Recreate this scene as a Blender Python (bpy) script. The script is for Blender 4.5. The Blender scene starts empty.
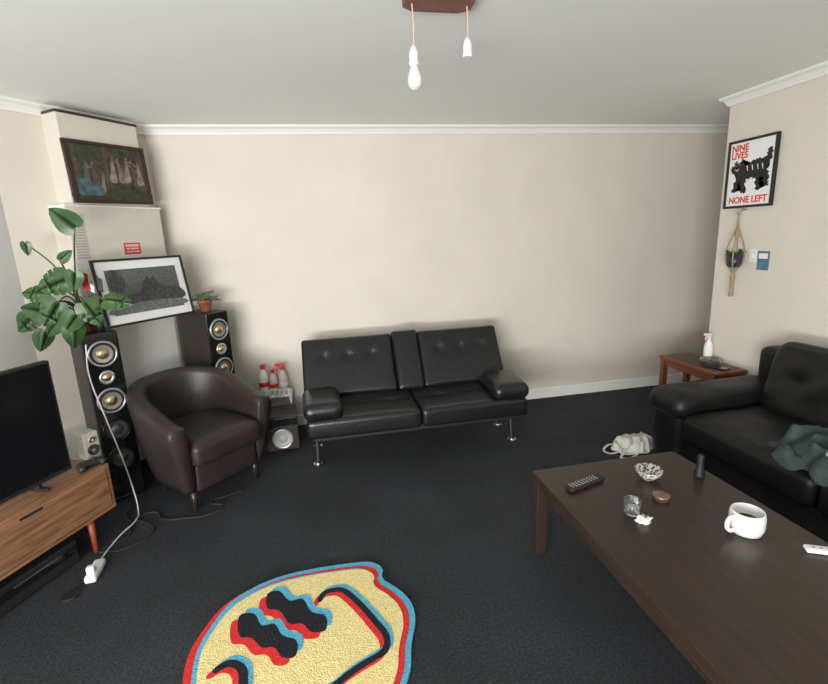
import bpy, bmesh, math, random
from mathutils import Vector, Matrix, noise
random.seed(4)
S=bpy.context.scene
try:
    S.view_settings.view_transform='Standard'
except Exception: pass
rad=math.radians
# ---------------------------------------------------------------- materials
def mat(name,col,rough=.5,metal=0,var=.0,vscale=8,bump=0,bscale=60,spec=None,trans=0,emit=None,coat=0,stretch=None,col2=None,patch=0):
    m=bpy.data.materials.new(name);m.use_nodes=True
    nt=m.node_tree;b=nt.nodes["Principled BSDF"]
    b.inputs["Roughness"].default_value=rough;b.inputs["Metallic"].default_value=metal
    if spec is not None:b.inputs["Specular IOR Level"].default_value=spec
    if trans:b.inputs["Transmission Weight"].default_value=trans
    if coat:b.inputs["Coat Weight"].default_value=coat
    if emit:
        b.inputs["Emission Color"].default_value=(*emit[:3],1);b.inputs["Emission Strength"].default_value=emit[3]
    tc=nt.nodes.new("ShaderNodeTexCoord");mp=nt.nodes.new("ShaderNodeMapping")
    nt.links.new(tc.outputs["Object"],mp.inputs[0])
    if stretch:mp.inputs["Scale"].default_value=stretch
    n=nt.nodes.new("ShaderNodeTexNoise");n.inputs["Scale"].default_value=vscale;n.inputs["Detail"].default_value=6
    nt.links.new(mp.outputs[0],n.inputs[0])
    r=nt.nodes.new("ShaderNodeValToRGB")
    c2=col2 if col2 else tuple(min(1,c*(1+var)) for c in col)
    c1=col if col2 else tuple(c*(1-var) for c in col)
    r.color_ramp.elements[0].position=.3;r.color_ramp.elements[1].position=.7
    r.color_ramp.elements[0].color=(*c1,1);r.color_ramp.elements[1].color=(*c2,1)
    nt.links.new(n.outputs[0],r.inputs[0])
    out=r.outputs[0]
    if patch:
        n3=nt.nodes.new("ShaderNodeTexNoise");n3.inputs["Scale"].default_value=2.2;n3.inputs["Detail"].default_value=5
        nt.links.new(tc.outputs["Object"],n3.inputs[0])
        r3=nt.nodes.new("ShaderNodeValToRGB");r3.color_ramp.elements[0].position=.35;r3.color_ramp.elements[1].position=.7
        r3.color_ramp.elements[0].color=(1-patch,1-patch,1-patch,1);r3.color_ramp.elements[1].color=(1,1,1,1)
        nt.links.new(n3.outputs[0],r3.inputs[0])
        mx=nt.nodes.new("ShaderNodeMixRGB");mx.blend_type='MULTIPLY';mx.inputs[0].default_value=1
        nt.links.new(out,mx.inputs[1]);nt.links.new(r3.outputs[0],mx.inputs[2]);out=mx.outputs[0]
    nt.links.new(out,b.inputs["Base Color"])
    if bump:
        n2=nt.nodes.new("ShaderNodeTexNoise");n2.inputs["Scale"].default_value=bscale;n2.inputs["Detail"].default_value=4
        nt.links.new(tc.outputs["Object"],n2.inputs[0])
        bp=nt.nodes.new("ShaderNodeBump");bp.inputs["Strength"].default_value=bump;bp.inputs["Distance"].default_value=.01
        nt.links.new(n2.outputs[0],bp.inputs["Height"]);nt.links.new(bp.outputs[0],b.inputs["Normal"])
    return m
M_wall=mat("wall_paint",(.67,.63,.55),.75,var=.02,vscale=1.2,bump=.03,bscale=120,patch=.06)
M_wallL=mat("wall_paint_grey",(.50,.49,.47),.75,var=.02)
M_ceil=mat("ceiling_paint",(.86,.88,.87),.85,var=.01,vscale=1)
M_trim=mat("trim_paint",(.78,.77,.74),.5)
M_carpet=mat("carpet_charcoal",(.031,.036,.043),.85,var=.6,vscale=90,bump=1,bscale=200,spec=.35,patch=.35)
M_leath=mat("black_leather",(.010,.010,.011),.32,var=.2,vscale=6,bump=.3,bscale=22,spec=.5)
M_leath2=mat("black_leather_worn",(.007,.007,.007),.45,var=.3,vscale=6,bump=.3,bscale=18,spec=.3)
M_brown=mat("brown_leather",(.027,.020,.018),.42,var=.2,vscale=5,bump=.15,bscale=40,spec=.42)
M_chrome=mat("chrome",(.7,.7,.72),.15,1)
M_esp=mat("espresso_wood",(.024,.015,.011),.30,vscale=6,stretch=(12,1,12),col2=(.042,.026,.019),spec=.45)
M_walnut=mat("walnut_wood",(.13,.054,.025),.45,vscale=5,stretch=(1,12,12),col2=(.34,.18,.095))
M_red=mat("red_mahogany",(.14,.04,.018),.38,vscale=5,stretch=(2,14,14),col2=(.24,.075,.03))
M_spk=mat("speaker_veneer",(.022,.016,.014),.4,vscale=6,stretch=(10,10,1),col2=(.035,.025,.02))
M_gloss=mat("gloss_black",(.008,.008,.009),.12,spec=.6)
M_blk=mat("matte_black",(.012,.012,.013),.55,var=.1)
M_rub=mat("rubber_black",(.015,.015,.016),.7)
M_silver=mat("silver_ring",(.62,.62,.62),.28,.8)
M_cone=mat("cone_grey",(.12,.115,.11),.35,.4)
M_gold=mat("gold_cap",(.65,.50,.28),.25,.9)
M_heat=mat("heater_enamel",(.60,.57,.50),.45,var=.02)
M_heatw=mat("heater_panel_white",(.76,.76,.74),.45,var=.01)
M_vent=mat("vent_grey",(.40,.38,.34),.5)
M_white=mat("white_plastic",(.78,.78,.78),.35)
M_ceramic=mat("white_ceramic",(.80,.79,.77),.18,var=.01,spec=.5)
M_paper=mat("paper_white",(.80,.80,.78),.6)
M_redp=mat("red_print",(.62,.03,.03),.5)
M_blackp=mat("black_print",(.01,.01,.01),.5)
M_terra=mat("terracotta",(.30,.105,.055),.75,var=.15,vscale=20)
M_soil=mat("soil",(.02,.013,.01),.95,var=.3,vscale=60)
M_leaf=mat("leaf_green",(.016,.052,.015),.36,vscale=14,col2=(.052,.115,.036),spec=.5)
M_leaf2=mat("small_leaf_green",(.04,.08,.035),.45,vscale=14,col2=(.10,.15,.07))
M_stem=mat("stem_green",(.06,.10,.03),.5,var=.2)
M_tv=mat("tv_screen",(.006,.0065,.008),.16,spec=.5)
M_rope=mat("jute_rope",(.36,.25,.15),.85,var=.25,vscale=90,bump=.5,bscale=120)
M_cord=mat("cord_beige",(.55,.42,.32),.6)
M_rosew=mat("rosewood",(.16,.04,.025),.4,var=.3,vscale=20)
M_ry=mat("rug_yellow",(.80,.67,.31),.95,var=.12,vscale=70,bump=1,bscale=150,spec=.1)
M_rr=mat("rug_red",(.66,.04,.04),.95,var=.15,vscale=70,bump=1,bscale=150,spec=.1)
M_rb=mat("rug_blue",(.10,.42,.60),.95,var=.15,vscale=70,bump=1,bscale=150,spec=.1)
M_rk=mat("rug_black",(.022,.022,.03),.95,var=.2,vscale=70,bump=1,bscale=150,spec=.1)
M_glass=mat("bulb_glass",(.9,.9,.88),.12,trans=.45)
M_clear=mat("clear_glass",(.9,.92,.92),.05,trans=.95)
M_cloth=mat("grey_green_cloth",(.030,.046,.044),.9,var=.3,vscale=12,bump=.4,bscale=90)
M_clothb=mat("pale_blue_cloth",(.28,.36,.40),.9,var=.1)
M_tote=mat("tote_canvas",(.60,.58,.53),.9,var=.08,vscale=20,bump=.3,bscale=120)
M_bronze=mat("bronze_tin",(.30,.20,.15),.35,.7)
M_orange=mat("stained_leg",(.28,.055,.025),.45,var=.15)
M_frameb=mat("brown_frame",(.035,.018,.012),.4,var=.2)
M_bluec=mat("blue_card",(.05,.10,.18),.4,vscale=20,col2=(.08,.24,.32))
M_lever=mat("liquid_pale",(.75,.62,.6),.2)
# ---------------------------------------------------------------- helpers
def grp(name,loc=(0,0,0),rz=0):
    e=bpy.data.objects.new(name,None);S.collection.objects.link(e);e.location=loc;e.rotation_euler=(0,0,rz);e.empty_display_size=.1;return e
def obj(name,me,m,par=None,loc=(0,0,0),rot=(0,0,0),smooth=False):
    o=bpy.data.objects.new(name,me);S.collection.objects.link(o)
    if m:me.materials.append(m)
    o.location=loc;o.rotation_euler=rot
    if par:o.parent=par
    if smooth:
        for p in me.polygons:p.use_smooth=True
    return o
def frombm(name,bm):
    bmesh.ops.recalc_face_normals(bm,faces=bm.faces)
    me=bpy.data.meshes.new(name);bm.to_mesh(me);bm.free();return me
def box(name,size,loc,m,par=None,rot=(0,0,0),bev=.004,seg=2):
    bm=bmesh.new();bmesh.ops.create_cube(bm,size=1)
    for v in bm.verts:v.co=Vector((v.co.x*size[0],v.co.y*size[1],v.co.z*size[2]))
    if bev:bmesh.ops.bevel(bm,geom=bm.edges[:],offset=min(bev,min(size)*.45),segments=seg,affect='EDGES',profile=.5)
    return obj(name,frombm(name,bm),m,par,loc,rot)
def axpos(h,r,n):
    a=[-h,-h+.3*r,-h+.62*r,-h+r];k=h-r
    mid=[-k+2*k*i/n for i in range(1,n)] if k>1e-4 else []
    b=[-x for x in reversed(a)]
    if k<=1e-4:b=b[1:]
    return a+mid+b
def rbox(name,size,loc,m,r,par=None,rot=(0,0,0),n=(10,10,3),top=None,warp=None):
    h=[s/2 for s in size];r=min(r,min(h)*.999)
    ax=[axpos(h[i],r,n[i]) for i in range(3)]
    bm=bmesh.new()
    for k in range(3):
        i,j=[(1,2),(2,0),(0,1)][k]
        for s in (-1,1):
            g=[]
            for a in ax[i]:
                row=[]
                for b in ax[j]:
                    p=[0,0,0];p[i]=a;p[j]=b;p[k]=s*h[k]
                    q=Vector([max(-(h[t]-r),min(h[t]-r,p[t])) for t in range(3)])
                    d=Vector(p)-q
                    if d.length>1e-9:d=d.normalized()*r
                    v=q+d
                    if top and k==2 and s==1:v.z+=top(p[0],p[1])
                    if warp:v=warp(v)
                    row.append(bm.verts.new(v))
                g.append(row)
            for a in range(len(g)-1):
                for b in range(len(g[0])-1):bm.faces.new((g[a][b],g[a+1][b],g[a+1][b+1],g[a][b+1]))
    bmesh.ops.remove_doubles(bm,verts=bm.verts,dist=1e-5)
    return obj(name,frombm(name,bm),m,par,loc,rot,True)
def dimples(w,d,pts,puff=.012,dep=.02,rr=.035,seams=()):
    def f(x,y):
        e=(1-(2*x/w)**2)*(1-(2*y/d)**2)
        z=puff*max(0,e)**.5
        for (a,b) in pts:
            q=((x-a)**2+(y-b)**2)/(rr*rr);z-=dep*math.exp(-q)
        for (ax_,c) in seams:
            t=(x if ax_=='x' else y)-c
            z-=.006*math.exp(-(t/.014)**2)*min(1,max(0,e)*6)
        return z*min(1,max(0,e)*8)
    return f
def lathe(name,prof,m,par=None,loc=(0,0,0),rot=(0,0,0),n=32,smooth=True):
    bm=bmesh.new();rings=[]
    for (r,z) in prof:
        if r<1e-6:rings.append([bm.verts.new((0,0,z))])
        else:rings.append([bm.verts.new((r*math.cos(2*math.pi*i/n),r*math.sin(2*math.pi*i/n),z)) for i in range(n)])
    for a,b in zip(rings,rings[1:]):
        for i in range(n):
            j=(i+1)%n
            if len(a)==1 and len(b)==1:continue
            if len(a)==1:bm.faces.new((a[0],b[i],b[j]))
            elif len(b)==1:bm.faces.new((a[i],a[j],b[0]))
            else:bm.faces.new((a[i],a[j],b[j],b[i]))
    return obj(name,frombm(name,bm),m,par,loc,rot,smooth)
def cyl(name,r,h,loc,m,par=None,rot=(0,0,0),n=24,r2=None,b=.002):
    r2=r if r2 is None else r2;b=min(b,h*.3,r*.3)
    return lathe(name,[(0,-h/2),(r-b,-h/2),(r,-h/2+b),(r2,h/2-b),(r2-b,h/2),(0,h/2)],m,par,loc,rot,n,False)
def tube(name,pts,r,m,par=None,res=6,cyclic=False,loc=(0,0,0),radii=None):
    c=bpy.data.curves.new(name,'CURVE');c.dimensions='3D';c.bevel_depth=r;c.bevel_resolution=3;c.resolution_u=res;c.use_fill_caps=True
    s=c.splines.new('BEZIER');s.bezier_points.add(len(pts)-1)
    for i,p in enumerate(pts):
        bp=s.bezier_points[i];bp.co=p;bp.handle_left_type=bp.handle_right_type='AUTO'
        if radii:bp.radius=radii[i]
    s.use_cyclic_u=cyclic
    o=bpy.data.objects.new(name,c);S.collection.objects.link(o)
    dg=bpy.context.evaluated_depsgraph_get();me=bpy.data.meshes.new_from_object(o.evaluated_get(dg))
    bpy.data.objects.remove(o);me.name=name
    me.materials.clear()
    return obj(name,me,m,par,loc,(0,0,0),True)
def prism(name,pts,z0,z1,m,par=None,loc=(0,0,0),rot=(0,0,0),bev=0):
    bm=bmesh.new();a=[bm.verts.new((p[0],p[1],z0)) for p in pts];b=[bm.verts.new((p[0],p[1],z1)) for p in pts]
    n=len(pts);bm.faces.new(a[::-1]);t=bm.faces.new(b)
    for i in range(n):bm.faces.new((a[i],a[(i+1)%n],b[(i+1)%n],b[i]))
    if bev:bmesh.ops.bevel(bm,geom=list(t.edges),offset=bev,segments=2,affect='EDGES')
    bmesh.ops.triangulate(bm,faces=[f for f in bm.faces if len(f.verts)>4])
    return obj(name,frombm(name,bm),m,par,loc,rot)
def text(name,body,size,m,par,loc,rot,ext=.0006,ax='CENTER',sx=1,line=1):
    t=bpy.data.curves.new(name,'FONT');t.body=body;t.size=size;t.extrude=ext;t.align_x=ax;t.offset=size*.03;t.space_line=line
    o=bpy.data.objects.new(name,t);S.collection.objects.link(o)
    dg=bpy.context.evaluated_depsgraph_get();me=bpy.data.meshes.new_from_object(o.evaluated_get(dg));bpy.data.objects.remove(o)
    me.materials.clear();r=obj(name,me,m,par,loc,rot);r.scale=(sx,1,1);return r
def smoothpoly(pts,k=6):
    n=len(pts);out=[]
    for i in range(n):
        p0,p1,p2,p3=[Vector(pts[(i+d)%n]+(0,)) if len(pts[0])==2 else Vector(pts[(i+d)%n]) for d in (-1,0,1,2)]
        for j in range(k):
            t=j/k
            q=.5*((2*p1)+(-p0+p2)*t+(2*p0-5*p1+4*p2-p3)*t*t+(-p0+3*p1-3*p2+p3)*t**3)
            out.append((q.x,q.y))
    return out
def crumple(name,size,loc,m,par=None,rz=0,amp=.35,fr=3,seed=0,sub=4):
    bm=bmesh.new();bmesh.ops.create_icosphere(bm,subdivisions=sub,radius=1)
    for v in bm.verts:
        d=v.co.normalized();o=Vector((seed*7.1,seed*3.3,1))
        k=1+amp*noise.noise(d*fr*.5+o)+amp*.55*(abs(noise.noise(d*fr*1.0+o))*2-.5)+amp*.12*noise.noise(d*fr*2.4+o)
        v.co=Vector((d.x*k*size[0]/2,d.y*k*size[1]/2,max(0,(d.z*.75+.45)*k*size[2])*.75))
    return obj(name,frombm(name,bm),m,par,loc,(0,0,rz),True)
def cloth(name,w,d,hgt,m,par,loc=(0,0,0),rz=0,seed=0,fr=7,edge=None,n=46,lay=.005,flat=.30):
    """crumpled sheet lying on a surface; edge = local x beyond which it hangs down"""
    bm=bmesh.new();o=Vector((seed*5.3,seed*2.7,.5));V=[]
    ca,sa=math.cos(rz),math.sin(rz)
    for i in range(n):
        row=[]
        for j in range(n):
            u=i/(n-1)*2-1;v=j/(n-1)*2-1
            a=math.atan2(v,u);k=.82+.3*noise.noise(Vector((math.cos(a)*1.3,math.sin(a)*1.3,seed)))
            uu=u*math.sqrt(1-v*v/2);vv=v*math.sqrt(1-u*u/2);e=max(0,1-uu*uu-vv*vv)
            x=uu*k*w/2;y=vv*k*d/2
            q=Vector((x*fr,y*fr,0))+o
            q+=Vector((noise.noise(q*1.3),noise.noise(q*1.3+Vector((9,0,0))),0))*.6
            rdg=1-abs(noise.noise(q))*2.6
            z=lay+hgt*max(0,(flat+.55*rdg+.5*noise.noise(q*.6)))*min(1,e*2.2+.10)
            x,y=x*ca-y*sa,x*sa+y*ca
            x+=.02*noise.noise(q*1.5);y+=.02*noise.noise(q*1.5+Vector((3,3,3)))
            if edge is not None and x<edge:
                over=edge-x;x=edge-min(over,.02)-.012*noise.noise(q*1.2)-.01;z=z*.5-over
            row.append(bm.verts.new((x,y,z)))
        V.append(row)
    for i in range(n-1):
        for j in range(n-1):bm.faces.new((V[i][j],V[i+1][j],V[i+1][j+1],V[i][j+1]))
    ob=obj(name,frombm(name,bm),m,par,loc,(0,0,0),True)
    md=ob.modifiers.new("thickness",'SOLIDIFY');md.thickness=.004;md.offset=1
    return ob
def strap(name,pts,w,m,par,t=.003):
    """flat webbing strap following a smooth path"""
    P3=[Vector(p) for p in pts];L=[]
    for i in range(len(P3)-1):
        p0=P3[max(i-1,0)];p1=P3[i];p2=P3[i+1];p3=P3[min(i+2,len(P3)-1)]
        for j in range(6):
            s=j/6;L.append(.5*((2*p1)+(-p0+p2)*s+(2*p0-5*p1+4*p2-p3)*s*s+(-p0+3*p1-3*p2+p3)*s**3))
    L.append(P3[-1]);bm=bmesh.new();R=[]
    for i,p in enumerate(L):
        d=(L[min(i+1,len(L)-1)]-L[max(i-1,0)]).normalized();n=Vector((-d.y,d.x,0)).normalized();u=Vector((0,0,t/2))
        R.append([bm.verts.new(p+n*w/2+u),bm.verts.new(p-n*w/2+u),bm.verts.new(p-n*w/2-u),bm.verts.new(p+n*w/2-u)])
    for a,b in zip(R,R[1:]):
        for j in range(4):bm.faces.new((a[j],a[(j+1)%4],b[(j+1)%4],b[j]))
    bm.faces.new(R[0]);bm.faces.new(R[-1])
    return obj(name,frombm(name,bm),m,par)
# ---------------------------------------------------------------- room
CH=2.4
BK=3.94
P_bl=(-1.17,BK);P_ch=(-1.75,3.18);P_lf=(-4.32,-2.2);P_rf=(2.91,-2.2);P_re=(2.91,3.08)
floorpoly=[(-4.6,-2.35),(4.75,-2.35),(4.75,4.1),(-1.6,4.1),(-4.6,4.1)]
prism("floor",floorpoly,-.06,0,M_carpet)
prism("ceiling",floorpoly,CH,CH+.06,M_ceil)
def wallseg(name,p,q,m=M_wall,t=.12,z0=0,z1=CH):
    p=Vector(p);q=Vector(q);d=(q-p).normalized();n=Vector((d.y,-d.x))
    return prism(name,[tuple(p),tuple(q),tuple(q+n*t),tuple(p+n*t)],z0,z1,m)
wallseg("wall_back",(4.6,BK),P_bl)
wallseg("wall_corner",P_bl,P_ch)
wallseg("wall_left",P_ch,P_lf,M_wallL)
wx0,wx1,wz0,wz1=-3.4,-.2,.40,2.2
wallseg("wall_front_a",P_lf,(wx0,-2.2));wallseg("wall_front_b",(wx1,-2.2),P_rf)
wallseg("wall_front_c",(wx0,-2.2),(wx1,-2.2),z1=wz0);wallseg("wall_front_d",(wx0,-2.2),(wx1,-2.2),z0=wz1)
prism("wall_right",[(2.91,-2.2),(3.03,-2.2),(3.03,3.08),(2.91,3.08)],0,CH,M_wall)
prism("wall_hall",[(3.03,2.96),(4.6,2.96),(4.6,3.08),(3.03,3.08)],0,CH,M_wall)
prism("wall_hall_end",[(4.6,2.96),(4.72,2.96),(4.72,BK),(4.6,BK)],0,CH,M_wall)
w=grp("window_1",((wx0+wx1)/2,-2.24,(wz0+wz1)/2))
W=wx1-wx0;Hh=wz1-wz0
for nm,sz,lc in [("top",(W,.06,.05),(0,0,Hh/2-.025)),("bottom",(W,.06,.05),(0,0,-Hh/2+.025)),("left",(.05,.06,Hh),(-W/2+.025,0,0)),("right",(.05,.06,Hh),(W/2-.025,0,0)),("mullion",(.05,.06,Hh),(0,0,0))]:
    box("frame_"+nm,sz,lc,M_trim,w)
def trimseg(name,p,q,prof,m=M_trim,e0=0,e1=0):
    p=Vector(p);q=Vector(q);d=(q-p).normalized();n=Vector((-d.y,d.x))
    bm=bmesh.new();A=[];B=[]
    for (o,z) in prof:
        a=p+n*o+d*(o*e0);b=q+n*o-d*(o*e1)
        A.append(bm.verts.new((a.x,a.y,z)));B.append(bm.verts.new((b.x,b.y,z)))
    k=len(prof)
    for i in range(k):bm.faces.new((A[i],A[(i+1)%k],B[(i+1)%k],B[i]))
    bm.faces.new(A[::-1]);bm.faces.new(B)
    return obj(name,frombm(name,bm),m)
crown=[(.0005,CH-.0005),(.0005,CH-.062),(.012,CH-.062),(.016,CH-.05),(.03,CH-.028),(.048,CH-.016),(.052,CH-.01),(.052,CH-.0005)]
base=[(.0005,.0005),(.0005,.095),(.008,.095),(.014,.085),(.014,.0005)]
trimseg("trim_1",(4.6,BK),P_bl,crown);trimseg("trim_2",P_bl,P_ch,crown);trimseg("trim_3",P_ch,P_lf,crown)
trimseg("trim_4",P_rf,P_re,crown,e1=-1);trimseg("trim_5",P_re,(4.6,3.08),crown,e0=-1)
trimseg("baseboard_back",(4.6,BK),P_bl,base);trimseg("baseboard_corner",P_bl,P_ch,base);trimseg("baseboard_left",P_ch,P_lf,base)
trimseg("baseboard_right",P_rf,P_re,base);trimseg("baseboard_hall",P_re,(4.6,3.08),base)
# ---------------------------------------------------------------- wall heater (corner)
CA=math.atan2(.804,.595)
h=grp("wall_heater",(-1.47,3.56,0),CA)
box("flue_cover",(.505,.15,.545),(.068,-.078,2.077),M_heat,h,bev=.006)
box("flue_cap",(.512,.155,.014),(.068,-.080,2.355),M_frameb,h,bev=.002)
box("body",(.64,.158,1.76),(.08,-.081,.94),M_heat,h,bev=.01)
box("plinth",(.62,.14,.06),(.08,-.072,.03),M_blk,h)
box("shelf_lip",(.645,.165,.012),(.08,-.085,1.815),M_trim,h,bev=.003)
box("front_panel",(.54,.012,.98),(.10,-.166,.62),M_heatw,h,bev=.005)
for i in range(16):
    box("louvre_%d"%i,(.07,.008,.008),(-.185,-.164,1.50+.017*i),M_vent,h,bev=.001)
for i in range(7):
    box("grille_%d"%i,(.44,.006,.006),(.10,-.174,.20+.02*i),M_vent,h,bev=.001)
box("badge",(.115,.002,.075),(.145,-.162,1.545),M_redp,h,bev=0)
text("badge_text_a","WARNING",.020,M_paper,h,(.145,-.1635,1.558),(rad(90),0,0))
text("badge_text_b","HOT SURFACE",.013,M_paper,h,(.145,-.1635,1.540),(rad(90),0,0))
text("badge_text_c","DO NOT COVER",.012,M_paper,h,(.145,-.1635,1.520),(rad(90),0,0))
def picmat(name,cols,scale,stretch=None,wave=False):
    m=bpy.data.materials.new(name);m.use_nodes=True;nt=m.node_tree;b=nt.nodes["Principled BSDF"];b.inputs["Roughness"].default_value=.35
    tc=nt.nodes.new("ShaderNodeTexCoord");mp=nt.nodes.new("ShaderNodeMapping");nt.links.new(tc.outputs["Object"],mp.inputs[0])
    if stretch:mp.inputs["Scale"].default_value=stretch
    n=nt.nodes.new("ShaderNodeTexNoise");n.inputs["Scale"].default_value=scale;n.inputs["Detail"].default_value=8;n.inputs["Distortion"].default_value=.6
    nt.links.new(mp.outputs[0],n.inputs[0])
    r=nt.nodes.new("ShaderNodeValToRGB");e=r.color_ramp.elements
    e[0].position=cols[0][0];e[0].color=(*cols[0][1],1);e[1].position=cols[-1][0];e[1].color=(*cols[-1][1],1)
    for p,c in cols[1:-1]:
        k=e.new(p);k.color=(*c,1)
    nt.links.new(n.outputs[0],r.inputs[0]);nt.links.new(r.outputs[0],b.inputs["Base Color"]);return m
M_art1=picmat("painting_oils",[(.3,(.012,.013,.01)),(.45,(.040,.038,.028)),(.55,(.07,.055,.04)),(.64,(.05,.06,.055)),(.72,(.16,.14,.11))],18)
M_art2=picmat("engraving",[(.3,(.04,.045,.045)),(.5,(.12,.13,.13)),(.6,(.07,.075,.075)),(.75,(.26,.27,.27))],26,(1,1,3))
def frame(g,w,hh,fw,fd,mf,matw,mmat,art,z=0):
    for nm,sz,lc in [("rail_top",(w,fd,fw),(0,0,hh/2-fw/2)),("rail_bottom",(w,fd,fw),(0,0,-hh/2+fw/2)),("stile_left",(fw,fd,hh-2*fw),(-w/2+fw/2,0,0)),("stile_right",(fw,fd,hh-2*fw),(w/2-fw/2,0,0))]:
        box(nm,sz,lc,mf,g,bev=.003)
    box("mat_board",(w-2*fw,.006,hh-2*fw),(0,.004,0),mmat,g,bev=0)
    box("artwork",(w-2*fw-2*matw,.004,hh-2*fw-2*matw),(0,-.0005,0),art,g,bev=0)
def inch(s,off,z): return (-1.47+.595*s+.804*off,3.56+.804*s-.595*off,z)
g=grp("framed_painting",inch(.075,.17,2.02),CA);g.rotation_euler=(rad(-2),rad(-1),CA)
frame(g,.52,.37,.022,.022,M_frameb,0,M_frameb,M_art1)
M_skin=mat("paint_flesh",(.10,.065,.05),.4,vscale=25,col2=(.24,.17,.13));M_pb=mat("paint_teal",(.03,.045,.05),.4,vscale=25,col2=(.09,.15,.17));M_pw=mat("paint_pale",(.10,.095,.08),.4,vscale=25,col2=(.30,.27,.23));M_pg=mat("paint_green",(.014,.018,.011),.4,vscale=25,col2=(.055,.060,.038));M_pbr=mat("paint_brown",(.05,.03,.02),.4,vscale=25,col2=(.13,.08,.05))
def blob(nm,pts,m,y):prism(nm,smoothpoly(pts,4),0,.0008,m,g,(0,y,0),(rad(90),0,0))
blob("foliage_a",[(-.235,.15),(-.1,.16),(-.02,.12),(-.06,.06),(-.15,.08),(-.235,.03)],M_pg,-.003)
blob("foliage_b",[(.0,.16),(.12,.15),(.235,.16),(.235,.06),(.17,.09),(.07,.11)],M_pg,-.003)
blob("ground",[(-.23,-.16),(.23,-.16),(.23,-.08),(.08,-.10),(-.05,-.09),(-.23,-.11)],M_pg,-.003)
for i,x in enumerate((-.21,-.02,.215)):blob("trunk_%d"%i,[(x-.008,.15),(x+.01,.15),(x+.012,-.02),(x+.018,-.09),(x-.016,-.09),(x-.01,-.02)],M_pbr,-.0034)
def person(i,x,z,s,md,mh,lean=0,arm=1):
    f=lambda pts:[(x+(a+lean*b)*s,z+b*s) for a,b in pts]
    blob("gown_%d"%i,f([(-.10,.55),(.10,.55),(.14,.2),(.20,-.3),(.30,-1.0),(-.28,-1.0),(-.18,-.3),(-.13,.2)]),md,-.0042-.0001*i)
    blob("head_%d"%i,f([(-.08,.75),(0,.86),(.08,.75),(.05,.62),(-.05,.62)]),mh,-.0056)
    blob("arm_%d"%i,f([(.06*arm,.52),(.30*arm,.62),(.44*arm,.82),(.48*arm,.78),(.34*arm,.52),(.08*arm,.40)]),mh,-.0056)
person(0,-.155,-.02,.10,M_pb,M_skin,.1,1);person(1,-.105,-.01,.085,M_pbr,M_skin,-.1,-1);person(2,-.06,-.05,.06,M_pw,M_skin,.2,1)
person(3,.02,.035,.085,M_pw,M_skin,.12,1);person(4,.065,.03,.08,M_skin,M_skin,-.1,-1);person(5,.115,.04,.085,M_pw,M_skin,.1,1);person(6,.155,.02,.085,M_pbr,M_skin,-.15,-1);person(7,.195,.02,.08,M_pw,M_skin,0,-1)
blob("seated_skirt",[(-.21,-.04),(-.15,-.06),(-.09,-.08),(-.06,-.13),(-.14,-.14),(-.22,-.13)],M_pb,-.0058)
# large leaning picture on speakers
g=grp("framed_landscape_print",inch(.022,.415,1.283),CA);g.rotation_euler=(rad(-9),0,CA)
frame(g,.615,.41,.014,.02,M_blk,.052,M_paper,M_art2)
M_mtn=mat("engraving_dark",(.020,.024,.024),.4,vscale=40,col2=(.08,.09,.09));M_mtl=mat("engraving_light",(.14,.15,.15),.4,var=.4,vscale=40)
blob("hill",[(-.235,-.06),(-.12,-.02),(-.05,-.01),(-.01,.05),(.02,.085),(.04,.065),(.065,.085),(.085,.04),(.12,.01),(.235,-.01),(.235,-.09),(-.235,-.09)],M_mtn,-.003)
blob("tree_left",[(-.22,.13),(-.16,.12),(-.13,.05),(-.16,.0),(-.19,-.05),(-.225,-.04)],M_mtn,-.0032)
blob("water",[(-.235,-.09),(.0,-.075),(.235,-.09),(.235,-.13),(-.235,-.135)],M_mtl,-.0038)
# ---------------------------------------------------------------- tower speakers
def driver(par,nm,x,y,z,r,bright=True):
    R=(rad(90),0,0)
    lathe(nm+"_ring",[(r,0),(r,.006),(r*.96,.009),(r*.86,.009),(r*.84,.004),(r*.84,0)],M_silver if bright else M_gloss,par,(x,y,z),R,40)
    lathe(nm+"_surround",[(r*.85,.002),(r*.80,.010),(r*.72,.010),(r*.67,.003)],M_rub,par,(x,y,z),R,40)
    lathe(nm+"_cone",[(r*.68,.004),(r*.5,.0025),(r*.3,.0015)],M_silver if bright else M_cone,par,(x,y,z),R,40)
    lathe(nm+"_cap",[(r*.42,.002),(r*.38,.010),(r*.25,.016),(r*.1,.019),(0,.0195)],M_gold if bright else M_cone,par,(x,y,z),R,32)
def tower(loc,rz):
    g=grp("tower_speaker",loc,rz)
    box("cabinet",(.19,.29,1.04),(0,.005,.55),M_spk,g,bev=.006)
    box("front_baffle",(.188,.018,1.04),(0,-.147,.55),M_gloss,g,bev=.008,seg=3)
    box("base_plate",(.21,.30,.022),(0,0,.019),M_gloss,g,bev=.004)
    for sx in (-1,1):
        for sy in (-1,1):cyl("spike_%d%d"%(sx,sy),.01,.012,(sx*.085,sy*.12,.006),M_silver,g,n=12)
    y=-.156
    driver(g,"upper_mid",0,y,.945,.078);
    lathe("tweeter_ring",[(.042,0),(.042,.005),(.03,.007),(.024,.002)],M_silver,g,(0,y,.80),(rad(90),0,0))
    lathe("tweeter_dome",[(.024,.001),(.018,.009),(0,.013)],M_gold,g,(0,y,.80),(rad(90),0,0))
    driver(g,"lower_mid",0,y,.655,.078);driver(g,"woofer_a",0,y,.47,.078,False);driver(g,"woofer_b",0,y,.285,.078,False)
    return g
tower((-1.401,3.126,0),rad(36.3));tower((-.89,3.672,0),rad(50.3))
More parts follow.
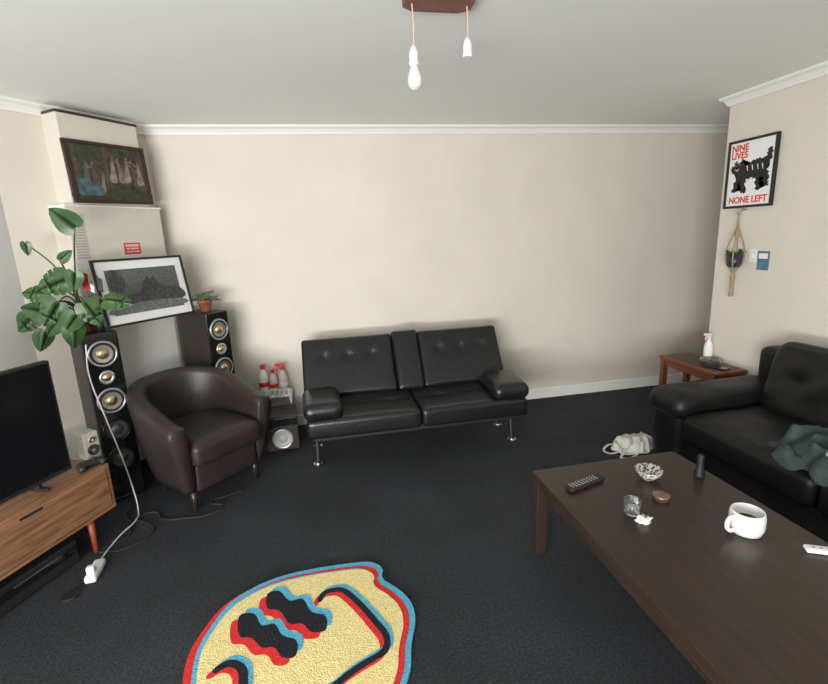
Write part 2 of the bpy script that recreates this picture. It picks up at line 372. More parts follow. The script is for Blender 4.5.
# ---------------------------------------------------------------- subwoofer
g=grp("subwoofer",(-.40,3.56,0),rad(4))
box("cabinet",(.235,.26,.27),(0,0,.145),M_blk,g,bev=.006)
box("front_baffle",(.23,.012,.18),(0,-.134,.105),M_spk,g,bev=.004)
box("control_strip",(.23,.01,.06),(0,-.133,.235),M_gloss,g)
lathe("cone_ring",[(.078,0),(.078,.006),(.066,.008),(.064,.003)],M_silver,g,(0,-.14,.105),(rad(90),0,0))
M_pcone=mat("paper_cone",(.42,.42,.42),.5)
lathe("cone",[(.065,.003),(.055,.008),(.046,.004),(.03,.002)],M_pcone,g,(0,-.14,.105),(rad(90),0,0))
lathe("dust_cap",[(.034,.002),(.024,.010),(0,.014)],M_pcone,g,(0,-.14,.105),(rad(90),0,0))
for i in range(4):cyl("foot_%d"%i,.012,.011,((-1)**i*.09,(-.1,.1)[i//2],.0055),M_rub,g,n=12)
# ---------------------------------------------------------------- stand + bottles
g=grp("white_side_stand",(-.45,3.825,0))
box("shelf",(.26,.17,.014),(0,0,.333),M_white,g)
box("lower_shelf",(.26,.17,.014),(0,0,.12),M_white,g)
for i in range(4):box("leg_%d"%i,(.018,.018,.33),((-1)**i*.118,(-.07,.07)[i//2],.165),M_white,g)
for i in range(7):box("slat_%d"%i,(.016,.006,.05),(-.11+.0367*i,-.083,.365),M_white,g,bev=.001)
box("rim",(.26,.006,.01),(0,-.083,.392),M_white,g,bev=.001)
def bottle(nm,loc,body,cap,s=1,trig=False):
    g=grp(nm,loc);r=.032*s
    lathe("body",[(0,0),(r*.9,0),(r,.006),(r,.11*s),(r*.8,.14*s),(r*.4,.165*s),(r*.38,.18*s),(0,.18*s)],body,g)
    lathe("label",[(r*1.01,.055*s),(r*1.02,.056*s),(r*1.02,.085*s),(r*1.01,.086*s)],M_redp if not trig else M_paper,g)
    cyl("cap",r*.5,.03*s,(0,0,.19*s),cap,g)
    if trig:
        box("nozzle",(.07*s,.018*s,.02*s),(-.015*s,0,.212*s),cap,g);box("trigger",(.01*s,.012*s,.045*s),(-.03*s,0,.185*s),cap,g,rot=(0,rad(20),0))
    return g
bottle("cleaning_bottle",(-.535,3.83,.341),M_paper,M_redp,1.2)
bottle("cleaning_bottle",(-.46,3.82,.341),M_lever,M_redp,1.0)
bottle("spray_bottle",(-.385,3.83,.341),M_lever,M_redp,1.1,True)
# ---------------------------------------------------------------- futon sofa
g=grp("leather_futon_sofa",(.585,3.30,0))
sw=.765
for i,cx in enumerate((-.384,.384)):
    rbox("seat_%d"%(i+1),(sw,.54,.13),(cx,-.10,.335),M_leath,.03,g,n=(24,18,2),top=dimples(sw,.54,[(-.2,.0),(.2,.0)],.012,.014,.035,[('y',0.0)]))
rx=rad(90-34)
def back(nm,x0,x1,pts,t=.13,hh=.47,dz=0,dy=0):
    w_=x1-x0
    rbox(nm,(w_,hh,t),((x0+x1)/2,.26+dy,.575+dz),M_leath,.024,g,rot=(rx,0,0),n=(34,24,2),top=dimples(w_,hh,pts,.014,.020,.034))
    for k,(a,b) in enumerate(pts):
        nrm=Vector((0,-math.sin(rx),math.cos(rx)));up=Vector((0,math.cos(rx),math.sin(rx)))
        c=Vector(((x0+x1)/2+a,.26+dy,.575+dz))+up*b+nrm*(t/2-.013)
        lathe(nm+"_button_%d"%k,[(0,.006),(.008,.004),(.011,0)],M_leath2,g,tuple(c),(rx,0,0),16)
back("back_left",-.79,-.09,[(-.18,.07),(.0,.07),(.18,.07)])
back("back_right",.118,.78,[(-.17,.07),(.0,.07),(.17,.07)])
back("centre_console",-.088,.116,[],.15,.49,.005,-.01)
for i,(sx,rz) in enumerate(((-.66,3),(.66,-3))):
    rbox("arm_bolster_%d"%(i+1),(.26,.42,.11),(sx,-.16,.45),M_leath,.048,g,rot=(0,0,rad(rz)),n=(8,10,2),top=dimples(.26,.42,[],.012))
box("seat_frame",(1.46,.42,.05),(0,-.08,.25),M_blk,g)
for sx in (-.74,.74):
    for sy in (-.16,.14):
        xx=sx*.97
        tube("leg_%d_%d"%(sx*100,sy*100),[(xx,sy,.27),(xx,sy-.005,.12),(xx+.005*(1 if sx>0 else -1),sy-.01,.012)],.019,M_chrome,g)
        cyl("foot_%d_%d"%(sx*100,sy*100),.034,.016,(xx+.005*(1 if sx>0 else -1),sy-.01,.008),M_chrome,g)
# ---------------------------------------------------------------- tub chair
g=grp("tub_armchair",(-.868,3.055,0),rad(46))
bm=bmesh.new();path=[]
R_=.295
for i in range(6):path.append((-R_,-.30+.30*i/6,(-1,0)))
for i in range(25):
    a=math.pi-math.pi*i/24;path.append((R_*math.cos(a),R_*math.sin(a)*1.0,(math.cos(a),math.sin(a))))
for i in range(1,7):path.append((R_,-.30*i/6,(1,0)))
secs=[];t=.05
for i,(x,y,n) in enumerate(path):
    u=(y+.30)/.60;u=max(0,min(1,u));sm=u*u*(3-2*u)
    top=.565+.180*sm**.9
    ring=[]
    for (o,z,k) in [(t*.7,.13,.80),(t*.95,.20,.84),(t,.38,.94)]:ring.append((o,z,k))
    for o,z in [(t*1.08,top-.08),(t*1.1,top-.035),(t*.9,top-.010),(t*.4,top),(-t*.4,top),(-t*.9,top-.012),(-t,top-.045)]:ring.append((o,z,1.0+.06*(z-.4)))
    for (o,z,k) in [(-t,.42,.98),(-t,.28,.92),(-t*.6,.13,.86)]:ring.append((o,z,k))
    secs.append([bm.verts.new((x*k+n[0]*o,y*k+n[1]*o,z)) for (o,z,k) in ring])
K=len(secs[0])
for a,b in zip(secs,secs[1:]):
    for j in range(K):bm.faces.new((a[j],a[(j+1)%K],b[(j+1)%K],b[j]))
for s_,nn in ((secs[0],-1),(secs[-1],1)):
    c=[bm.verts.new(v.co+Vector((0,-.014,0))) for v in s_]
    ctr=sum((v.co for v in c),Vector())/len(c)
    for v in c:v.co=ctr+(v.co-ctr)*.9
    for j in range(K):bm.faces.new((s_[j],s_[(j+1)%K],c[(j+1)%K],c[j]))
    bm.faces.new(c)
obj("tub_shell",frombm("tub_shell",bm),M_brown,g,smooth=True)
rbox("seat_cushion",(.47,.53,.15),(0,-.075,.365),M_brown,.045,g,n=(12,12,2),top=dimples(.47,.53,[],.024))
rbox("apron",(.43,.48,.18),(0,-.045,.215),M_brown,.025,g,n=(6,6,2))
for sx,sy in ((-.22,-.23),(.22,-.23),(-.17,.18),(.17,.18)):
    lathe("leg_%d_%d"%(sx*100,sy*100),[(0,0),(.011,0),(.02,.14),(0,.14)],M_esp,g,(sx,sy,0),n=16)
# ---------------------------------------------------------------- leather sofa right
g=grp("leather_sofa",(2.44,1.50,0))
box("base",(.80,1.96,.24),(.02,0,.17),M_leath2,g,bev=.02)
def wr(x,y):return .010*noise.noise(Vector((x*9,y*9,3)))
for i,cy in enumerate((-.40,.40)):
    dm=dimples(.62,.79,[],.03)
    rbox("seat_cushion_%d"%(i+1),(.62,.79,.17),(-.11,cy,.355),M_leath2,.05,g,n=(16,18,2),top=lambda x,y:dm(x,y)+wr(x,y))
    dm2=dimples(.79,.48,[(-.18,.0),(.18,.0)],.035,.03,.05)
    rbox("back_cushion_%d"%(i+1),(.79,.48,.20),(.24,cy,.60),M_leath2,.07,g,rot=(rad(74),0,rad(-90)),n=(18,14,2),top=lambda x,y:dm2(x,y)+2*wr(x,y))
rbox("back_frame",(.16,1.98,.72),(.37,0,.40),M_leath2,.05,g,n=(3,16,8))
for i,cy in enumerate((-.93,.93)):
    rbox("arm_%d"%(i+1),(.84,.27,.47),(-.0,cy,.295),M_leath2,.09,g,n=(14,4,6))
    rbox("arm_roll_%d"%(i+1),(.84,.31,.17),(-.025,cy,.465),M_leath2,.083,g,n=(20,4,2),top=lambda x,y:.007*noise.noise(Vector((x*14,y*6,1))))
for sx in (-.36,.36):
    for sy in (-.94,.94):cyl("leg_%d_%d"%(sx*100,sy*100),.025,.07,(sx,sy,.035),M_blk,g)
g=grp("clothes_pile",(2.12,1.50,.478),0)
cloth("jumper",.36,.54,.13,M_cloth,g,(0,.04,0),.3,3,9,edge=-.125)
cloth("sleeve",.26,.34,.12,M_cloth,g,(-.02,-.10,.02),1.2,6,10,edge=-.11)
cloth("shirt",.16,.16,.09,M_clothb,g,(-.05,-.10,.08),.4,9,12)
# ---------------------------------------------------------------- side table
g=grp("wooden_side_table",(2.765,2.975,0))
box("top",(.27,.56,.03),(0,0,.505),M_red,g,bev=.006)
box("top_inlay",(.20,.47,.004),(0,0,.521),mat("dark_inlay",(.035,.02,.015),.35),g,bev=.001)
for nm,sz,lc in [("apron_front",(.015,.48,.05),(-.11,0,.465)),("apron_back",(.015,.48,.05),(.11,0,.465)),("apron_left",(.22,.015,.05),(0,.25,.465)),("apron_right",(.22,.015,.05),(0,-.25,.465))]:box(nm,sz,lc,M_red,g)
for sx in (-1,1):
    for sy in (-1,1):box("leg_%d_%d"%(sx,sy),(.042,.042,.49),(sx*.11,sy*.25,.245),M_red,g)
bottle("spray_bottle",(2.845,3.00,.5235),M_paper,M_lever,.95,True)
g=grp("ashtray",(2.79,2.91,.5235))
lathe("dish",[(0,0),(.055,0),(.07,.012),(.075,.035),(.068,.035),(.06,.015),(0,.01)],M_clear,g)
cyl("ash",.04,.004,(0,0,.013),M_blk,g)
g=grp("phone",(2.74,2.80,.5235),rad(20));box("body",(.075,.15,.009),(0,0,.0045),M_gloss,g,bev=.004)
# ---------------------------------------------------------------- tote bag
g=grp("canvas_tote_bag",(2.05,2.77,0),rad(12))
cloth("bag",.40,.27,.075,M_tote,g,(.03,0,0),.1,12,13,flat=.42,n=60)
strap("handle_1",[(-.06,.05,.03),(-.12,.08,.02),(-.19,.05,.006),(-.18,-.01,.006),(-.10,-.02,.015),(-.03,-.01,.04)],.016,M_tote,g)
strap("handle_2",[(-.04,-.03,.04),(-.11,-.05,.01),(-.17,-.09,.006),(-.11,-.12,.006),(-.03,-.10,.012),(.03,-.07,.03)],.016,M_tote,g)
# ---------------------------------------------------------------- coffee table
g=grp("coffee_table",(1.295,1.16,0))
box("top",(.77,1.54,.045),(0,0,.3975),M_esp,g,bev=.004)
for nm,sz,lc in [("apron_a",(.66,.02,.06),(0,.73,.345)),("apron_b",(.66,.02,.06),(0,-.73,.345)),("apron_c",(.02,1.42,.06),(-.345,0,.345)),("apron_d",(.02,1.42,.06),(.345,0,.345))]:box(nm,sz,lc,M_esp,g)
for sx in (-1,1):
    for sy in (-1,1):box("leg_%d_%d"%(sx,sy),(.055,.055,.375),(sx*.355,sy*.74,.1875),M_esp,g)
TT=.4205
g=grp("coffee_mug",(1.46,1.29,TT),rad(185))
lathe("cup",[(0,0),(.040,0),(.050,.006),(.058,.03),(.058,.07),(.054,.088),(.050,.090),(.048,.086),(.050,.06),(.045,.012),(0,.01)],M_ceramic,g,n=48)
tube("handle",[(.052,0,.072),(.078,0,.078),(.094,0,.055),(.082,0,.028),(.052,0,.022)],.008,M_ceramic,g)
cyl("drink",.044,.002,(0,0,.05),M_soil,g)
g=grp("remote_control",(1.08,1.745,TT),rad(17))
rbox("body",(.21,.046,.02),(0,0,.0105),M_blk,.009,g,n=(10,3,1))
M_btn=mat("button_grey",(.3,.3,.32),.5)
for i in range(9):
    for j in range(3):cyl("button_%d_%d"%(i,j),.0042,.003,(-.085+.018*i,-.012+.012*j,.0215),M_redp if i==0 and j==0 else M_btn,g,n=10)
g=grp("patterned_bowl",(1.38,1.72,TT))
M_pat=bpy.data.materials.new("bowl_pattern");M_pat.use_nodes=True
nt=M_pat.node_tree;v=nt.nodes.new("ShaderNodeTexVoronoi");v.inputs["Scale"].default_value=75
tc=nt.nodes.new("ShaderNodeTexCoord");nt.links.new(tc.outputs["Object"],v.inputs[0]);rp=nt.nodes.new("ShaderNodeValToRGB")
rp.color_ramp.elements[0].position=.35;rp.color_ramp.elements[0].color=(.05,.05,.05,1);rp.color_ramp.elements[1].position=.5;rp.color_ramp.elements[1].color=(.55,.54,.5,1)
nt.links.new(v.outputs["Distance"],rp.inputs[0]);nt.links.new(rp.outputs[0],nt.nodes["Principled BSDF"].inputs["Base Color"]);nt.nodes["Principled BSDF"].inputs["Roughness"].default_value=.25
lathe("bowl",[(0,.0),(.026,0),(.028,.006),(.045,.02),(.060,.048),(.057,.049),(.042,.024),(.02,.010),(0,.009)],M_pat,g,n=40)
g=grp("metal_tin",(1.32,1.56,TT));lathe("tin",[(0,0),(.03,0),(.032,.002),(.032,.012),(.034,.013),(.034,.019),(.031,.021),(0,.021)],M_bronze,g)
g=grp("glass_tumbler",(1.14,1.50,TT));lathe("glass",[(0,0),(.026,0),(.030,.004),(.034,.06),(.032,.06),(.027,.008),(0,.008)],M_clear,g)
g=grp("crumpled_paper",(1.145,1.435,TT));crumple("paper",(.05,.045,.03),(0,0,0),M_paper,g,0,.7,5,6,3)
g=grp("pepper_grinder",(1.61,1.68,TT));lathe("grinder",[(0,0),(.023,0),(.024,.004),(.022,.02),(.016,.04),(.014,.07),(.015,.095),(.013,.102),(0,.104)],M_blk,g)
g=grp("white_remote_control",(1.62,1.125,TT),rad(-28))
rbox("body",(.13,.036,.016),(0,0,.0085),M_white,.007,g,n=(8,3,1))
for i in range(4):cyl("button_%d"%i,.005,.003,(-.04+.022*i,0,.0165),M_btn,g,n=12)
# ---------------------------------------------------------------- rug
g=grp("smiley_rug",(0,0,0))
P=[(-.61,1.53),(-.62,1.66),(-.59,1.78),(-.53,1.90),(-.42,1.98),(-.29,2.02),(-.13,2.03),(.01,2.025),(.11,2.01),(.165,1.95),(.155,1.88),(.22,1.79),(.26,1.70),(.26,1.60),(.22,1.48),(.19,1.36),(.10,1.22),(-.04,1.13),(-.2,1.10),(-.37,1.15),(-.50,1.26),(-.58,1.40)]
cx,cy=-.19,1.58
def sc(P,s,dx=0,dy=0):return [(cx+(x-cx)*s+dx,cy+(y-cy)*s+dy) for x,y in P]
prism("pile_red_edge",smoothpoly(sc(P,.975,-.014,-.008)),.001,.013,M_rr,g,bev=.003)
prism("pile_blue_edge",smoothpoly(sc(P,.965,.012,.010)),.001,.0145,M_rb,g,bev=.003)
prism("pile_red_line",smoothpoly(sc(P,.925,.004,.002)),.001,.016,M_rr,g,bev=.003)
prism("pile_blue_line",smoothpoly(sc(P,.905,-.014,-.004)),.001,.0172,M_rb,g,bev=.003)
prism("pile_yellow",smoothpoly(sc(P,.885,-.004,-.004)),.001,.019,M_ry,g,bev=.003)
E1=[(-.459,1.796),(-.398,1.792),(-.362,1.720),(-.310,1.717),(-.273,1.648),(-.217,1.611),(-.218,1.542),(-.266,1.545),(-.300,1.598),(-.349,1.610),(-.394,1.668),(-.443,1.689)]
E2=[(-.356,1.898),(-.305,1.903),(-.257,1.831),(-.201,1.829),(-.162,1.745),(-.104,1.709),(-.105,1.637),(-.160,1.640),(-.197,1.690),(-.249,1.703),(-.295,1.784),(-.348,1.813)]
def stroke(L,w):
    L=[Vector(p) for p in L];a=[];b=[]
    for i,p in enumerate(L):
        d=(L[min(i+1,len(L)-1)]-L[max(i-1,0)]).normalized();n=Vector((-d.y,d.x));ww=w*(1 if 0<i<len(L)-1 else .7)
        a.append(tuple(p+n*ww));b.append(tuple(p-n*ww))
    return a+b[::-1]
MO=stroke([(-.13,1.80),(-.107,1.842),(-.06,1.85),(-.019,1.832),(.04,1.741),(.093,1.635),(.128,1.55),(.114,1.485),(.034,1.447),(-.022,1.419),(-.10,1.37),(-.2,1.33),(-.31,1.33),(-.39,1.37)],.013)
B3=stroke([(-.508,1.543),(-.459,1.565),(-.41,1.53),(-.394,1.46),(-.39,1.40)],.016)
for i,Q in enumerate((E1,E2,MO,B3)):
    def sh(Q,dx,dy):return [(x+dx,y+dy) for x,y in Q]
    k=1.3 if i<2 else .9
    prism("feature_red_%d"%i,smoothpoly(sh(Q,-.020*k,-.020*k)),.015,.0205,M_rr,g,bev=.001)
    prism("feature_blue_%d"%i,smoothpoly(sh(Q,.016*k,.018*k)),.015,.0212,M_rb,g,bev=.001)
    prism("feature_black_%d"%i,smoothpoly(Q),.015,.022,M_rk,g,bev=.001)
# ---------------------------------------------------------------- TV + stand
TA=math.atan2(.9,.43)
g=grp("tv_stand",(-1.185,2.55,0),TA)
L=1.6;D=.40;zb=.20;hh=.45-zb
box("top",(L,D,.022),(-L/2,D/2,.439),M_walnut,g,bev=.003)
box("bottom",(L,D,.018),(-L/2,D/2,zb+.009),M_walnut,g,bev=.003)
box("end_near",(.018,D,hh-.03),(-L+.009,D/2,zb+hh/2),M_walnut,g);box("end_far",(.018,D,hh-.03),(-.009,D/2,zb+hh/2),M_walnut,g)
box("back_panel",(L,.01,hh-.03),(-L/2,D-.005,zb+hh/2),M_walnut,g)
for i in range(2):
    dw=(L-.04)/2;x=-.02-dw*(i+.5)
    box("drawer_front_%d"%(i+1),(dw-.006,.018,hh-.045),(x,.005,zb+hh/2),M_walnut,g,bev=.003)
    box("drawer_pull_%d"%(i+1),(.10,.004,.012),(x,-.005,.41),M_blk,g,bev=.001)
for x in (-.12,-L+.12):
    for y in (.05,D-.05):
        lathe("leg_%d_%d"%(x*100,y*100),[(0,0),(.011,0),(.018,zb),(0,zb)],M_orange,g,(x,y,0),n=16)
g=grp("television",(-1.30,2.45,0),TA)
TW=1.0
box("bezel",(TW,.035,.56),(-TW/2,.02,.765),M_blk,g,bev=.006)
box("screen",(TW-.03,.003,.525),(-TW/2,.0015,.77),M_tv,g,bev=0)
for x in (-.15,-TW+.15):
    box("foot_%d"%int(-x*100),(.025,.16,.012),(x,.05,.458),M_blk,g);box("strut_%d"%int(-x*100),(.02,.02,.06),(x,.03,.485),M_blk,g)
g=grp("desktop_speaker",(-1.31,2.65,.4505),rad(50))
box("case",(.075,.09,.15),(0,0,.076),M_vent,g,bev=.008,seg=3)
driver(g,"cone",0,-.045,.055,.028,False);driver(g,"tweeter",0,-.045,.112,.018,True)
g=grp("game_controller",(-1.265,2.53,.4505),rad(50))
rbox("body",(.11,.055,.032),(0,0,.0165),M_blk,.015,g,n=(6,3,1));rbox("grip_1",(.035,.075,.032),(-.045,-.017,.0165),M_blk,.015,g,n=(2,4,1),rot=(0,0,rad(-15)));rbox("grip_2",(.035,.075,.032),(.045,-.017,.0165),M_blk,.015,g,n=(2,4,1),rot=(0,0,rad(15)))
for sx in (-.022,.022):cyl("stick_%d"%(sx*1000),.008,.012,(sx,-.005,.037),M_rub,g,n=14)
g=grp("game_console",(-1.315,2.40,0),TA)
box("case",(.62,.26,.12),(-.32,.135,.069),M_blk,g,bev=.008);box("front_gloss",(.60,.006,.045),(-.32,.003,.085),M_gloss,g)
for i in range(4):cyl("foot_%d"%i,.01,.009,(-.32+(-1)**i*.22,(.06,.22)[i//2],.0045),M_rub,g,n=10)
box("slot",(.2,.004,.006),(-.22,-.0005,.10),M_cone,g,bev=.001)
g=grp("power_board",(-1.205,2.27,0),rad(95))
rbox("body",(.15,.052,.035),(0,0,.0185),M_white,.012,g,n=(8,3,1))
for i in range(2):cyl("socket_%d"%i,.017,.004,(-.04+.052*i,0,.037),M_trim,g,n=16)
box("plug",(.03,.035,.035),(-.04,0,.055),M_white,g,bev=.006)
g=grp("white_power_cable",(0,0,0))
tube("cable",[(-1.355,2.93,1.02),(-1.365,2.92,.85),(-1.32,2.905,.6),(-1.28,2.905,.38),(-1.235,2.88,.15),(-1.20,2.82,.016),(-1.17,2.70,.016),(-1.20,2.57,.016),(-1.215,2.44,.016),(-1.215,2.36,.02)],.0038,M_white,g)
g=grp("black_cable",(0,0,0))
tube("cable_1",[(-1.25,2.46,.006),(-1.16,2.56,.006),(-1.20,2.70,.006),(-1.10,2.78,.006),(-1.02,2.68,.006),(-.90,2.66,.006),(-.78,2.66,.006),(-.70,2.74,.006),(-.78,2.80,.006),(-.70,2.86,.006),(-.62,2.9,.006)],.005,M_rub,g)
tube("cable_2",[(-1.26,2.44,.006),(-1.14,2.44,.006),(-1.04,2.56,.006),(-1.12,2.68,.006),(-1.23,2.74,.006),(-1.26,2.82,.012),(-1.22,2.88,.006)],.005,M_rub,g)
g=grp("cable_puck",(-1.25,2.12,0));cyl("puck",.035,.016,(0,0,.008),M_blk,g)
# ---------------------------------------------------------------- plants
def leafmesh(nm,size,par,base,tip,normal,m,splits=True,curl=.25,width=.9):
    half=[(0,.0),(.10,-.10),(.26,-.14),(.40,-.05),(.48,.12)]
    if splits:half+=[(.50,.24),(.34,.28),(.50,.31),(.47,.46),(.30,.46),(.44,.50),(.38,.66),(.25,.63),(.32,.72),(.2,.88),(0,1.02)]
    else:half+=[(.49,.3),(.43,.5),(.32,.7),(.18,.88),(0,1.02)]
    y=Vector(tip).normalized();z=Vector(normal);z=(z-y*z.dot(y)).normalized();x=y.cross(z)
    bm=bmesh.new()
    def P_(a,b):
        zz=-curl*(abs(a)**1.5)*.9-curl*.55*b*b+.04*math.sin(b*9)*abs(a)
        return Vector(base)+(x*a*width+y*b+z*zz)*size
    for s in (-1,1):
        for i in range(len(half)-1):
            (a,b),(c,d)=half[i],half[i+1]
            m1=max(0,min(1,b));m2=max(0,min(1,d));q=[]
            for t in (0,.33,.66,1):
                q.append((P_(s*a*t,m1+(b-m1)*t),P_(s*c*t,m2+(d-m2)*t)))
            for k in range(3):
                pts=[q[k][0],q[k+1][0],q[k+1][1],q[k][1]];vs=[]
                for p in pts:
                    if not any((p-o.co).length<1e-6 for o in vs):vs.append(bm.verts.new(p))
                if len(vs)>=3:
                    try:bm.faces.new(vs)
                    except ValueError:pass
    bmesh.ops.remove_doubles(bm,verts=bm.verts,dist=1e-5)
    bm.normal_update()
    me=bpy.data.meshes.new(nm);bm.to_mesh(me);bm.free()
    return obj(nm,me,m,par,smooth=True)
g=grp("monstera_plant",(-1.42,3.10,1.0705))
lathe("pot",[(0,0),(.055,0),(.06,.004),(.078,.10),(.085,.10),(.086,.13),(.078,.13),(.074,.10),(0,.10)],M_terra,g)
cyl("soil",.073,.01,(0,0,.105),M_soil,g)
LV=[((-1.31,2.96,1.67),(-.55,-.05,.55),.15),
    ((-1.585,3.0,1.60),(-.05,0,-.9),.07),
    ((-1.38,2.92,1.40),(-.85,0,-.3),.17),
    ((-1.33,2.90,1.43),(-.2,0,-.8),.11),
    ((-1.20,2.90,1.27),(.8,-.1,-.1),.14),
    ((-1.60,2.98,1.21),(-.8,0,-.6),.15),
    ((-1.55,2.94,1.11),(-.3,-.1,-.9),.12),
    ((-1.30,2.88,1.26),(.4,0,-.8),.14),
    ((-1.38,2.90,1.14),(-.1,-.1,-.95),.13),
    ((-1.50,2.96,1.32),(-.7,0,.1),.14),
    ((-1.44,2.90,1.27),(-.5,-.1,-.7),.15),
    ((-1.66,3.0,1.20),(-.4,0,-.8),.11),
    ((-1.46,2.92,1.18),(-.5,0,-.5),.13),
    ((-1.52,2.93,1.22),(-.6,0,.2),.13),
    ((-1.35,2.87,1.20),(-.5,0,-.6),.13),
    ((-1.40,2.93,1.50),(.5,0,.4),.08)]
gx,gy,gz=-1.42,3.10,1.0705
for i,(b,t,s) in enumerate(LV):
    bl=Vector((b[0]-gx,b[1]-gy,b[2]-gz));nrm=Vector((.35+random.uniform(-.4,.4),-.85,.35+random.uniform(-.3,.4)))
    leafmesh("leaf_%d"%i,s,g,bl,t,nrm,M_leaf,s>.135 and i>0,.28)
    a=Vector((random.uniform(-.03,.03),random.uniform(-.03,.03),.105));mid=(a+bl)/2+Vector((0,0,.07))
    tube("stem_%d"%i,[a,mid,bl],.0045,M_stem,g)
g=grp("small_potted_plant",(-.86,3.66,1.0705))
lathe("pot",[(0,0),(.035,0),(.045,.065),(.05,.065),(.051,.085),(.045,.085),(.043,.065),(0,.065)],M_terra,g)
cyl("soil",.042,.008,(0,0,.07),M_soil,g)
for i in range(9):
    a=i*2.4;r_=.05+.025*(i%3);b=Vector((math.cos(a)*r_*.6,math.sin(a)*r_*.6,.10+.012*(i%4)))
    leafmesh("leaf_%d"%i,.07,g,b,(math.cos(a),math.sin(a),.25-(i%3)*.3),(0,-.3,1),M_leaf2,False,.3,.7)
    tube("stem_%d"%i,[(0,0,.07),b*.5+Vector((0,0,.06)),b],.002,M_stem,g)
g=grp("souvenir_flags",(-1.315,3.045,1.0705),rad(30))
M_felt=mat("red_felt",(.42,.025,.02),.85)
lathe("cup",[(0,0),(.022,0),(.026,.07),(.023,.07),(.02,.005),(0,.005)],M_blk,g)
for i,(dx,mm) in enumerate(((-.012,M_felt),(.012,M_blk),(0,M_paper))):
    tube("pole_%d"%i,[(dx,0,.01),(dx*2,.0,.2),(dx*3,0,.36-.03*i)],.002,M_blk,g)
    k=(1,.8,.5)[i]
    prism("flag_%d"%i,[(0,0),(.035*k,-.02),(.03*k,-.12*k),(0,-.10*k)],0,.001,mm,g,(dx*3-.01,-.004*i,.36-.035*i),(rad(90),0,rad(-10)))
# ---------------------------------------------------------------- right wall items
g=grp("cat_poster",(2.893,2.845,1.865),rad(-90))
frame(g,.375,.45,.016,.024,M_blk,.0,M_paper,M_paper)
cat=[(-.95,.45),(-.80,.62),(-.74,.80),(-.62,.66),(-.48,.72),(-.44,.88),(-.32,.62),(-.30,.42),(-.12,.55),(.05,.66),(.22,.62),(.40,.70),(.52,.58),(.66,.62),(.70,.48),(.78,.66),(.74,.92),(.86,1.0),(.96,.84),(.98,.55),(.90,.25),(.80,.10),(.82,-.1),(.92,-.35),(.86,-.62),(.96,-.80),(.78,-.86),(.70,-.62),(.66,-.35),(.52,-.20),(.46,-.42),(.52,-.70),(.58,-.88),(.38,-.88),(.34,-.62),(.28,-.25),(.05,-.15),(-.18,-.22),(-.20,-.50),(-.12,-.86),(-.34,-.90),(-.40,-.55),(-.46,-.20),(-.56,-.45),(-.62,-.78),(-.84,-.82),(-.76,-.50),(-.68,-.10),(-.66,.12),(-.80,.15),(-.93,.28)]
jag=[]
for i in range(len(cat)):
    a=Vector(cat[i]);b=Vector(cat[(i+1)%len(cat)]);d=b-a;n=Vector((-d.y,d.x)).normalized()
    jag.append(tuple(a))
    if d.length>.17:
        jag.append(tuple(a+d*.45+n*.06));jag.append(tuple(a+d*.6-n*.03))
Ry=(rad(90),0,0)
prism("cat_print",[(x*.158,z*.130-.012+(.03*x if x>0 else 0)) for x,z in jag],0,.001,M_blackp,g,(0,-.003,0),Ry)
for i,(x,z) in enumerate([(-.118,.060),(-.085,.065)]):prism("cat_eye_%d"%i,[(x-.009,z),(x,z+.008),(x+.009,z),(x,z-.007)],0,.001,M_redp,g,(0,-.0042,0),Ry)
prism("cat_mouth",[(-.13,.037),(-.10,.030),(-.085,.040),(-.10,.022)],0,.001,M_paper,g,(0,-.0042,0),Ry)
for i,x in enumerate((-.03,.01,.05,.085)):prism("cat_stripe_%d"%i,[(x,.050),(x+.008,.050),(x+.014,.015),(x+.01,.015)],0,.0005,M_paper,g,(0,-.0042,0),Ry)
text("title_top","NINE\nLIVES",.060,M_redp,g,(-.16,-.003,.153),Ry,ax='LEFT',line=.8,sx=.95)
text("title_bottom","NONE LEFT",.060,M_redp,g,(0,-.003,-.192),Ry,sx=.95)
g=grp("macrame_plant_hanger",(2.845,2.85,1.25))
cyl("hook",.006,.058,(.034,0,.375),M_silver,g,rot=(0,rad(90),0),n=12)
tube("ring",[(.01*math.cos(a)*1.2,.012*math.sin(a),.36+.012*math.sin(a+1.57)) for a in (0,1.57,3.14,4.71)],.003,M_rope,g,cyclic=True)
for i in range(4):
    a=i*math.pi/2+.6
    tube("rope_%d"%i,[(0,0,.355),(.006*math.cos(a),.006*math.sin(a),.26),(.05*math.cos(a),.05*math.sin(a),.12),(.05*math.cos(a),.05*math.sin(a),.02),(.02*math.cos(a),.02*math.sin(a),-.03),(0,0,-.06)],.0045,M_rope,g)
tube("knot",[(0,0,.25),(0,0,.19)],.012,M_rope,g)
tube("tassel",[(0,0,-.03),(0,0,-.08),(0,0,-.15),(0,0,-.22)],.014,M_rope,g,radii=[.6,1.1,.9,1.1])
M_dpot=mat("dark_pot",(.02,.03,.035),.35)
lathe("pot",[(0,-.015),(.03,-.015),(.045,.0),(.05,.07),(.046,.07),(.042,.06),(0,.06)],M_dpot,g)
for i in range(7):
    a=i*2.4;b=Vector((.02*math.cos(a),.02*math.sin(a),.065))
    leafmesh("leaf_%d"%i,.055,g,b,(math.cos(a)*.5-.15,math.sin(a)*.6,.9-.12*i),(-.8,-.5,.4),M_leaf,False,.3,.5)
g=grp("light_switch",(2.9055,2.765,1.315),rad(-90));box("plate",(.055,.008,.09),(0,0,0),M_white,g,bev=.003);box("rocker",(.02,.006,.03),(0,-.006,0),M_white,g)
g=grp("blue_card",(2.9075,2.685,1.285),rad(-90));box("card",(.085,.005,.125),(0,0,0),M_bluec,g,bev=0);box("label",(.065,.001,.035),(0,-.003,.03),M_paper,g,bev=0)
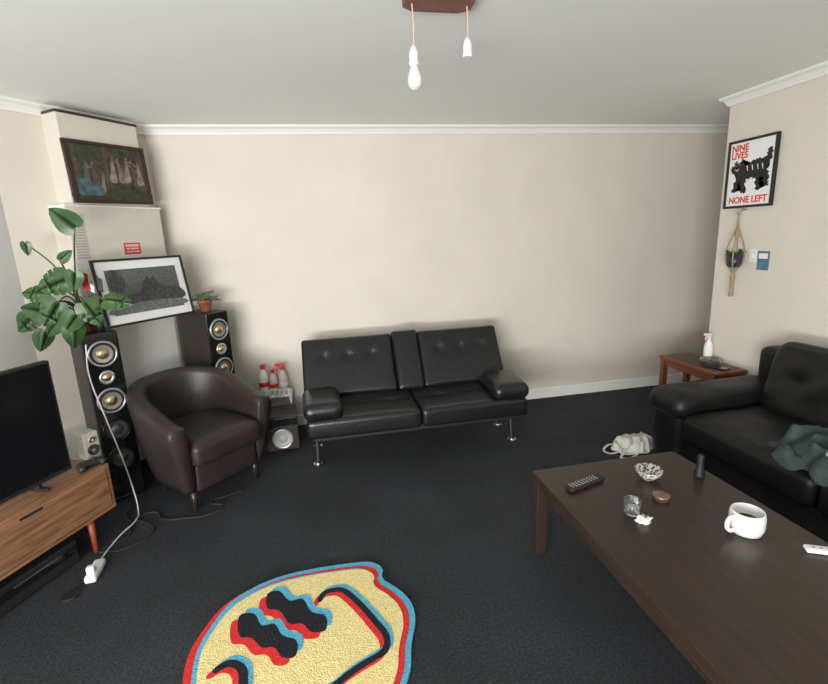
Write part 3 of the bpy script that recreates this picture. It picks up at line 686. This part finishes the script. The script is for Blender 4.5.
# ---------------------------------------------------------------- ceiling pendant
g=grp("pendant_light",(.50,1.89,2.40))
prism("wooden_rose",[(-.13,-.03),(-.09,-.06),(.09,-.06),(.13,-.03),(.13,.03),(.09,.06),(-.09,.06),(-.13,.03)],-.035,-.0005,M_rosew,g,bev=.004)
for i,(x,zs) in enumerate(((-.100,-.192),(.108,-.160))):
    tube("cord_%d"%i,[(x,0,-.03),(x+.003,0,-.10),(x,0,zs+.01)],.0028,M_cord,g)
    lathe("lampholder_%d"%i,[(0,zs+.022),(.006,zs+.02),(.013,zs+.008),(.017,zs-.01),(.017,zs-.034),(.019,zs-.036),(.019,zs-.046),(.014,zs-.046),(0,zs-.042)],M_ceramic,g,(x,0,0))
x=-.100;z=-.239
lathe("bulb",[(.013,z+.006),(.014,z-.005),(.020,z-.022),(.026,z-.040),(.027,z-.056),(.022,z-.072),(.011,z-.082),(0,z-.085)],M_glass,g,(x,0,0))
# ---------------------------------------------------------------- lights
def area(nm,loc,tgt,sx,sy,p,col):
    l=bpy.data.lights.new(nm,'AREA');l.shape='RECTANGLE';l.size=sx;l.size_y=sy;l.energy=p;l.color=col
    o=bpy.data.objects.new(nm,l);S.collection.objects.link(o);o.location=loc
    o.rotation_euler=(Vector(tgt)-Vector(loc)).to_track_quat('-Z','Y').to_euler();return o
area("window_daylight",(-1.8,-2.40,1.35),(-.9,3,1.1),3.1,1.6,200,(1,.98,.95))
area("ceiling_fill_light",(-1.8,-2.05,.62),(.1,1.4,2.4),3.0,.35,170,(1,.99,.96))  # added fill lamp inside the room, aimed up to brighten the ceiling
wd=bpy.data.worlds.new("world");S.world=wd;wd.use_nodes=True
wd.node_tree.nodes["Background"].inputs[0].default_value=(.75,.85,1,1);wd.node_tree.nodes["Background"].inputs[1].default_value=1.0
# ---------------------------------------------------------------- camera
H=1.54; F=470.; th=rad(12.6); ps=rad(10.6); ro=rad(2.5)
fw=Vector((math.sin(ps)*math.cos(th),math.cos(ps)*math.cos(th),-math.sin(th)))
r0=Vector((math.cos(ps),-math.sin(ps),0)); u0=Vector((math.sin(ps)*math.sin(th),math.cos(ps)*math.sin(th),math.cos(th)))
R=math.cos(ro)*r0-math.sin(ro)*u0; U=math.sin(ro)*r0+math.cos(ro)*u0
cam=bpy.data.cameras.new("camera"); co=bpy.data.objects.new("camera",cam); S.collection.objects.link(co)
cam.sensor_width=36; cam.lens=F/828*36; cam.clip_start=.02
co.matrix_world=Matrix(((R.x,U.x,-fw.x,0),(R.y,U.y,-fw.y,0),(R.z,U.z,-fw.z,H),(0,0,0,1)))
S.camera=co
